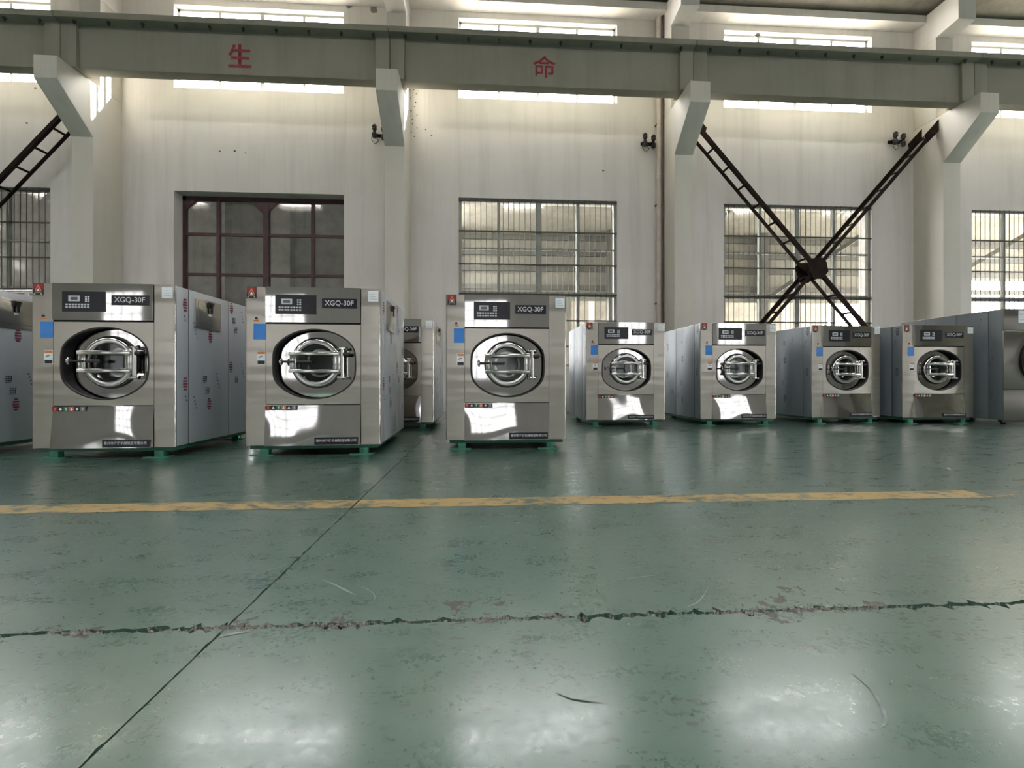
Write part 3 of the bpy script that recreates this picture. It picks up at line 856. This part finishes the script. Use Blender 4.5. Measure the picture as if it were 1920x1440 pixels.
    MB().lathe([(.0005, .066), (.08, .066), (.174, .066), (.174, .072), (.0005, .072)], (cx, 0, cz), 40).build('porthole_glass', 'porthole', d)
    MB().lathe([(.172, .11), (.172, .20), (.23, .22), (.27, .60), (.0005, .62)], (cx, 0, cz), 40).build('drum', 'drum', d, 0, 40)
    MB().lathe([(.142, .165), (.138, .150), (.118, .150), (.104, .170), (.104, .20), (.142, .20)], (cx, 0, cz), 40, True).build('inner_ring', 'shine', d, 0, 40)
    for z in (.968, .803): MB().box((-.222, -.020, z-.017), (.245, .006, z+.017)).build('cross_bar', 'shine', d, .006)
    MB().box((-.215, -.010, .820), (-.150, .020, .951)).build('latch_block', 'shine', d, .006)
    MB().cyl((-.285, -.012, .890), (-.165, -.012, .890), .011, 12).cyl((-.150, -.006, .890), (-.02, -.006, .890), .014, 12).build('latch_spindle', 'black', d, 0, 40)
    m = MB().cyl((-.300, -.012, .890), (-.278, -.012, .890), .022, 12)
    for z in (.868, .912): m.cyl((-.297, -.012, z), (-.281, -.012, z), .013, 10)
    m.build('latch_knob', 'shine', d, 0, 40)
    MB().box((.185, -.004, .780), (.252, .016, .992)).build('hinge_plate', 'shine', d, .006)
    MB().cyl((.268, .0, .745), (.268, .0, 1.012), .017, 14).build('hinge_post', 'shine', d, 0, 40)
    MB().cyl((.268, .02, .745), (.268, .072, .745), .016, 12).cyl((.268, .02, 1.010), (.268, .072, 1.010), .016, 12).build('hinge_stub', 'shine', d, 0, 40)
    for z in (1.018, .738):
        MB().cyl((.232, -.004, z), (.318, -.004, z), .010, 10).cyl((.226, -.004, z), (.244, -.004, z), .018, 6).cyl((.300, -.004, z), (.318, -.004, z), .018, 6).build('hinge_bolt', 'shine', d, 0, 40)
    MB().cyl((.285, -.005, .962), (.336, -.005, .962), .020, 14).cyl((.336, -.005, .962), (.372, .0, .968), .004, 8).build('grip', 'rubber', d, 0, 40)
    # control film
    c = box('control_pad', 'pad', (-.337, -.024, 1.338), (.036, -.006, 1.520), r)
    yf = -.0246
    m = MB()
    for a, b_, e, f in ((-.282, 1.430, -.184, 1.442), (-.282, 1.470, -.184, 1.482), (-.282, 1.442, -.264, 1.470), (-.202, 1.442, -.184, 1.470)): m.box((a, yf-.001, b_), (e, yf+.001, f))
    m.build('display_frame', 'grey_print', c)
    box('display', 'lcd', (-.264, yf-.0005, 1.442), (-.202, yf+.001, 1.470), c)
    for i in range(2):
        for j in range(3): box('button', 'grey_print', (-.139+i*.022, yf-.001, 1.424+j*.020), (-.123+i*.022, yf+.001, 1.438+j*.020), c)
    for i in range(8):
        for j in range(2): box('button', 'grey_print', (-.306+i*.0265, yf-.001, 1.370+j*.024), (-.287+i*.0265, yf+.001, 1.385+j*.024), c)
    box('dim_field', 'pad', (-.062, yf-.0004, 1.366), (.018, yf+.001, 1.49), c)
    pl = box('nameplate', 'pad', (.088, -.024, 1.398), (.408, -.004, 1.490), r)
    lettering('XGQ-30F', .268, .058, 'grey_print', (.246, -.0246, 1.444), pl, .012)
    pl = box('company_plate', 'pad', (.026, -.0465, .108), (.424, -.02, .176), r)
    lettering('\u6cf0\u5dde\u5e02\u6d77\u950b\u673a\u68b0\u5236\u9020\u6709\u9650\u516c\u53f8', .368, .028, 'grey_print', (.225, -.0470, .147), pl, .01)
    # strip of warning squares under the middle panel
    ws = box('warning_strip', 'black', (XL-.002, -.0125, .433), (-.145, -.003, .476), r)
    for i, mt in enumerate(('red', 'black', 'green_ink', 'pink_ink', 'black', 'dim_print')):
        x = XL+i*.0475
        box('warning_square', mt, (x, -.0132, .4345), (x+.045, -.012, .4745), ws)
        if i in (1, 4): MB().prism([(x+.012, .444), (x+.034, .444), (x+.034, .456), (x+.023, .468), (x+.012, .456)], 1, -.0138, -.013).build('pictogram', 'white_ink', ws)
        elif i == 3: MB().box((x+.01, -.0138, .448), (x+.036, -.013, .455)).box((x+.018, -.0138, .440), (x+.028, -.013, .468)).build('pictogram', 'white_ink', ws)
        else: MB().prism([(x+.020, .441), (x+.026, .441), (x+.030, .468), (x+.016, .468)], 1, -.0138, -.013).build('pictogram', 'orange' if i == 0 else 'grey_print', ws)
    # stickers on the left corner cover
    lg = box('emblem_sticker', 'black', (-.606, -.0012, 1.486), (-.516, .002, 1.594), r)
    MB().box((-.603, -.0018, 1.540), (-.519, -.001, 1.591)).build('emblem_field', 'red', lg)
    MB().prism([(-.592, 1.524), (-.580, 1.524), (-.561, 1.566), (-.542, 1.524), (-.530, 1.524), (-.561, 1.584)], 1, -.0024, -.0017).build('emblem_mark', 'orange', lg)
    MB().prism([(-.574, 1.522), (-.548, 1.522), (-.561, 1.548)], 1, -.0024, -.0017).build('emblem_mark', 'white_ink', lg)
    MB().box((-.590, -.0024, 1.506), (-.532, -.0011, 1.518)).build('emblem_mark', 'dim_print', lg)
    for x in (-.592, -.534): MB().box((x-.006, -.0024, 1.494), (x+.006, -.0011, 1.500)).build('emblem_mark', 'white_ink', lg)
    MB().cyl((-.518, -.004, 1.300), (-.518, .004, 1.300), .012, 12).build('key_switch', 'black', r)
    box('switch_label', 'orange', (-.540, -.0012, 1.268), (-.496, .002, 1.285), r)
    box('blue_sticker', 'blue', (-.543, -.0012, 1.098), (-.436, .002, 1.247), r)
    cl = box('caution_label', 'white_label', (-.511, -.0012, .864), (-.436, .002, .990), r)
    box('label_band', 'orange', (-.508, -.0018, .962), (-.439, -.001, .986), cl)
    box('label_band', 'black', (-.506, -.0018, .868), (-.441, -.001, .900), cl)
    MB().prism([(-.496, .922), (-.480, .930), (-.456, .940), (-.470, .946), (-.496, .936)], 1, -.0018, -.001).build('pictogram', 'dim_print', cl)
    wl = box('white_sticker', 'white_label', (.510, -.0012, 1.470), (.606, .002, 1.572), r)
    for j in range(3): box('label_line', 'grey_print', (.524, -.0016, 1.490+j*.022), (.592-.012*j, -.001, 1.498+j*.022), wl)
    # hatch on the right side
    h = MB().box((W2, .275, 1.232), (W2+.012, .690, 1.530)).build('side_hatch', 'brushed', r, .004)
    MB().box((W2+.011, .315, 1.275), (W2+.018, .655, 1.495)).build('hatch_lid', 'brushed', h, .004)
    MB().box((W2+.017, .455, 1.455), (W2+.034, .520, 1.512)).box((W2+.030, .478, 1.395), (W2+.044, .500, 1.500)).box((W2+.017, .470, 1.478), (W2+.05, .512, 1.506)).build('hatch_latch', 'black', h, .003)
    box('latch_catch', 'white_ink', (W2+.0175, .470, 1.372), (W2+.022, .508, 1.392), h)
    # printed film
    for y, z, mt in ((.135, 1.43, 'film_red'), (.135, .68, 'film_red'), (.52, 1.165, 'film_red'), (.50, .47, 'film_red'), (.90, 1.52, 'film_red'), (1.28, 1.06, 'film_dark'), (.89, .86, 'film_dark'), (1.27, .35, 'film_dark')): stamp(1, y, z, mt, r)
    for y, z, mt, n in ((.255, 1.275, 'film_blue', 5), (.26, .55, 'film_blue', 4), (.62, .78, 'film_dark', 5), (1.1, 1.50, 'film_dark', 4), (1.1, .90, 'film_dark', 5), (.12, 1.32, 'film_dark', 2), (.14, .56, 'film_dark', 2)): marks(1, y, z, mt, r, n)
    for k, (y, z) in enumerate(((.43, .72), (.47, .60), (.95, 1.38), (.98, 1.28), (1.0, .72))): scribble(1, y, z, 'film_dark', r, k)
    for y, z in ((.60, 1.06), (.60, .38), (.09, 1.50), (.10, .84), (1.20, .80), (1.18, 1.30)): stamp(-1, y, z, 'film_dark', r)
    for y, z, n in ((.40, 1.44, 4), (.72, 1.02, 5), (.12, 1.36, 4), (.74, .52, 4), (1.05, 1.1, 4)): marks(-1, y, z, 'film_dark', r, n)
    for k, (y, z) in enumerate(((.62, 1.35), (.66, .66), (1.0, .5))): scribble(-1, y, z, 'film_dark', r, 20+k)
    # green base frame
    b = MB().box((-.59, .03, .062), (.59, .08, .098)).box((-.59, DEP-.08, .062), (.59, DEP-.03, .098)).box((-.59, .08, .062), (-.54, DEP-.08, .098)).box((.54, .08, .062), (.59, DEP-.08, .098)).build('base_frame', 'pallet', r, .003)
    box('base_tray', 'rubber', (-.54, .08, .085), (.54, DEP-.08, .0995), r)
    for x in (-.46, .46):
        for y in (.06, DEP-.06):
            MB().box((x-.04, y-.03, .008), (x+.04, y+.03, .064)).box((x-.13, y-.05, 0), (x+.09, y+.05, .008)).build('foot', 'pallet', b, .002)
    return r
wash0 = make_washer()
GRP = 'stainless front loading washing machines on green base frames'
SPOTS = [  # u of front centre, n of front, turn, label
    (-3.49, 4.25, 0, 'leftmost fully visible washer in front row, film-covered right side with hatch showing'),
    (-5.37, 4.25, 0, 'stainless washer cut off by the left edge, only its film-covered right side and hatch show'),
    (-1.643, 4.31, 1.4, 'stainless washer in front row before the red steel gate, overlapping a smaller one behind'),
    (.2086, 4.58, 0, 'stainless washer in front row standing before the middle barred window'),
    (-1.39, 6.50, 0, 'stainless washer in back row, mostly hidden behind a nearer washer, nameplate cut off'),
    (2.14, 6.70, 0, 'back row washer right of the front row, first with a dark mottled left side'),
    (3.95, 6.72, 1.0, 'back row washer under the left lower end of the cross brace'),
    (5.90, 6.93, 3.5, 'back row washer below the crossing of the steel brace'),
    (7.36, 6.80, .8, 'dim back row washer standing beside the tall dryer')]
for i, (x, y, a, lab) in enumerate(SPOTS):
    o = wash0 if i == 0 else copy_tree(wash0)
    o.location = (x, y, 0); o.rotation_euler.z = math.radians(a)
    tag(o, lab, 'washing machine', GRP)
    if i == 1:
        m = MB().cyl((.0, .95, 1.69), (.70, .95, 1.69), .030, 14).cyl((.66, .95, 1.69), (.70, .95, 1.69), .042, 6).cyl((.52, .95, 1.69), (.55, .95, 1.69), .042, 6).cyl((.3, .95, 1.59), (.3, .95, 1.69), .030, 14)
        m.build('inlet_pipe', 'shine', o, 0, 40)
    if i == 4:
        for x2 in (-.33, -.08, .25): MB().cyl((x2, .5, 1.59), (x2, .5, 1.632), .014, 8).build('top_bolt', 'black', o)

# ------------------------------------------------------------------ tall dryer at the right edge
def dryer():
    r = tag(empty('tumble_dryer', (8.20, 6.58, 0)), 'tall grey dryer cut off by the right edge, long film-covered side in four panels', 'dryer')
    Wd, Hd, Dd = 1.5, 1.845, 1.72
    box('cabinet', 'brushed', (.006, .02, .07), (Wd, Dd, Hd-.005), r)
    for y0, y1 in ((.0, .196), (.204, .69), (.70, 1.22), (1.23, Dd)):
        MB().box((-.002, y0, .075), (.010, y1, Hd-.008)).build('side_panel', 'film_shaded', r, .002)  # same film with the shade in its colour
    for y, z in ((.30, 1.7), (.45, 1.2), (.42, .9), (.9, 1.5), (.12, 1.1), (.13, .5)):
        m = MB()
        for i in range(5): m.add([(-.0028, y+i*.012, z-i*.04), (-.0028, y+i*.012+.016, z-i*.04), (-.0028, y+i*.012+.012, z-i*.04+.02)], [(0, 1, 2)])
        m.build('film_print', 'film_dark', r)
    # front: upper brushed panel, door panel with a round dark door, lower panel
    MB().box((.0, -.014, 1.50), (Wd, .02, Hd)).build('top_panel', 'dryer_steel', r, .006)
    MB().box((.0, -.014, .56), (Wd, .02, 1.49)).build('middle_panel', 'dryer_steel', r, .006)
    MB().box((.0, -.014, .07), (Wd, .02, .55)).build('kick_panel', 'dryer_steel', r, .006)
    box('panel_gap', 'rubber', (.01, -.004, .545), (Wd-.01, .0, 1.505), r)
    d = empty('door'); d.parent = r
    c = (.66, 0, 1.02)
    MB().lathe([(.40, -.016), (.40, -.05), (.36, -.055), (.345, -.03), (.345, -.016)], c, 48).build('door_seal', 'rubber', d, 0, 40)
    MB().lathe([(.345, -.018), (.335, -.075), (.30, -.085), (.25, -.06), (.245, -.02)], c, 48).build('door_ring', 'shine', d, 0, 40)
    MB().lathe([(.0005, -.040), (.249, -.040), (.249, -.034), (.0005, -.034)], c, 40).build('porthole_glass', 'lcd', d)
    MB().box((.30, -.10, .96), (.345, -.05, 1.08)).build('door_handle', 'black', d, .006)
    wl = box('white_sticker', 'white_label', (.25, -.0155, 1.62), (.455, -.012, 1.815), r)
    for j in range(3): box('label_line', 'grey_print', (.27, -.0162, 1.66+j*.045), (.415, -.015, 1.672+j*.045), wl)
    b = MB().box((.03, .03, .035), (Wd-.03, .09, .075)).box((.03, Dd-.09, .035), (Wd-.03, Dd-.03, .075)).build('base_frame', 'rubber', r)
    for x in (.12, Wd-.12):
        for y in (.06, Dd-.06): box('foot', 'rubber', (x-.04, y-.04, 0), (x+.04, y+.04, .036), b)
dryer()
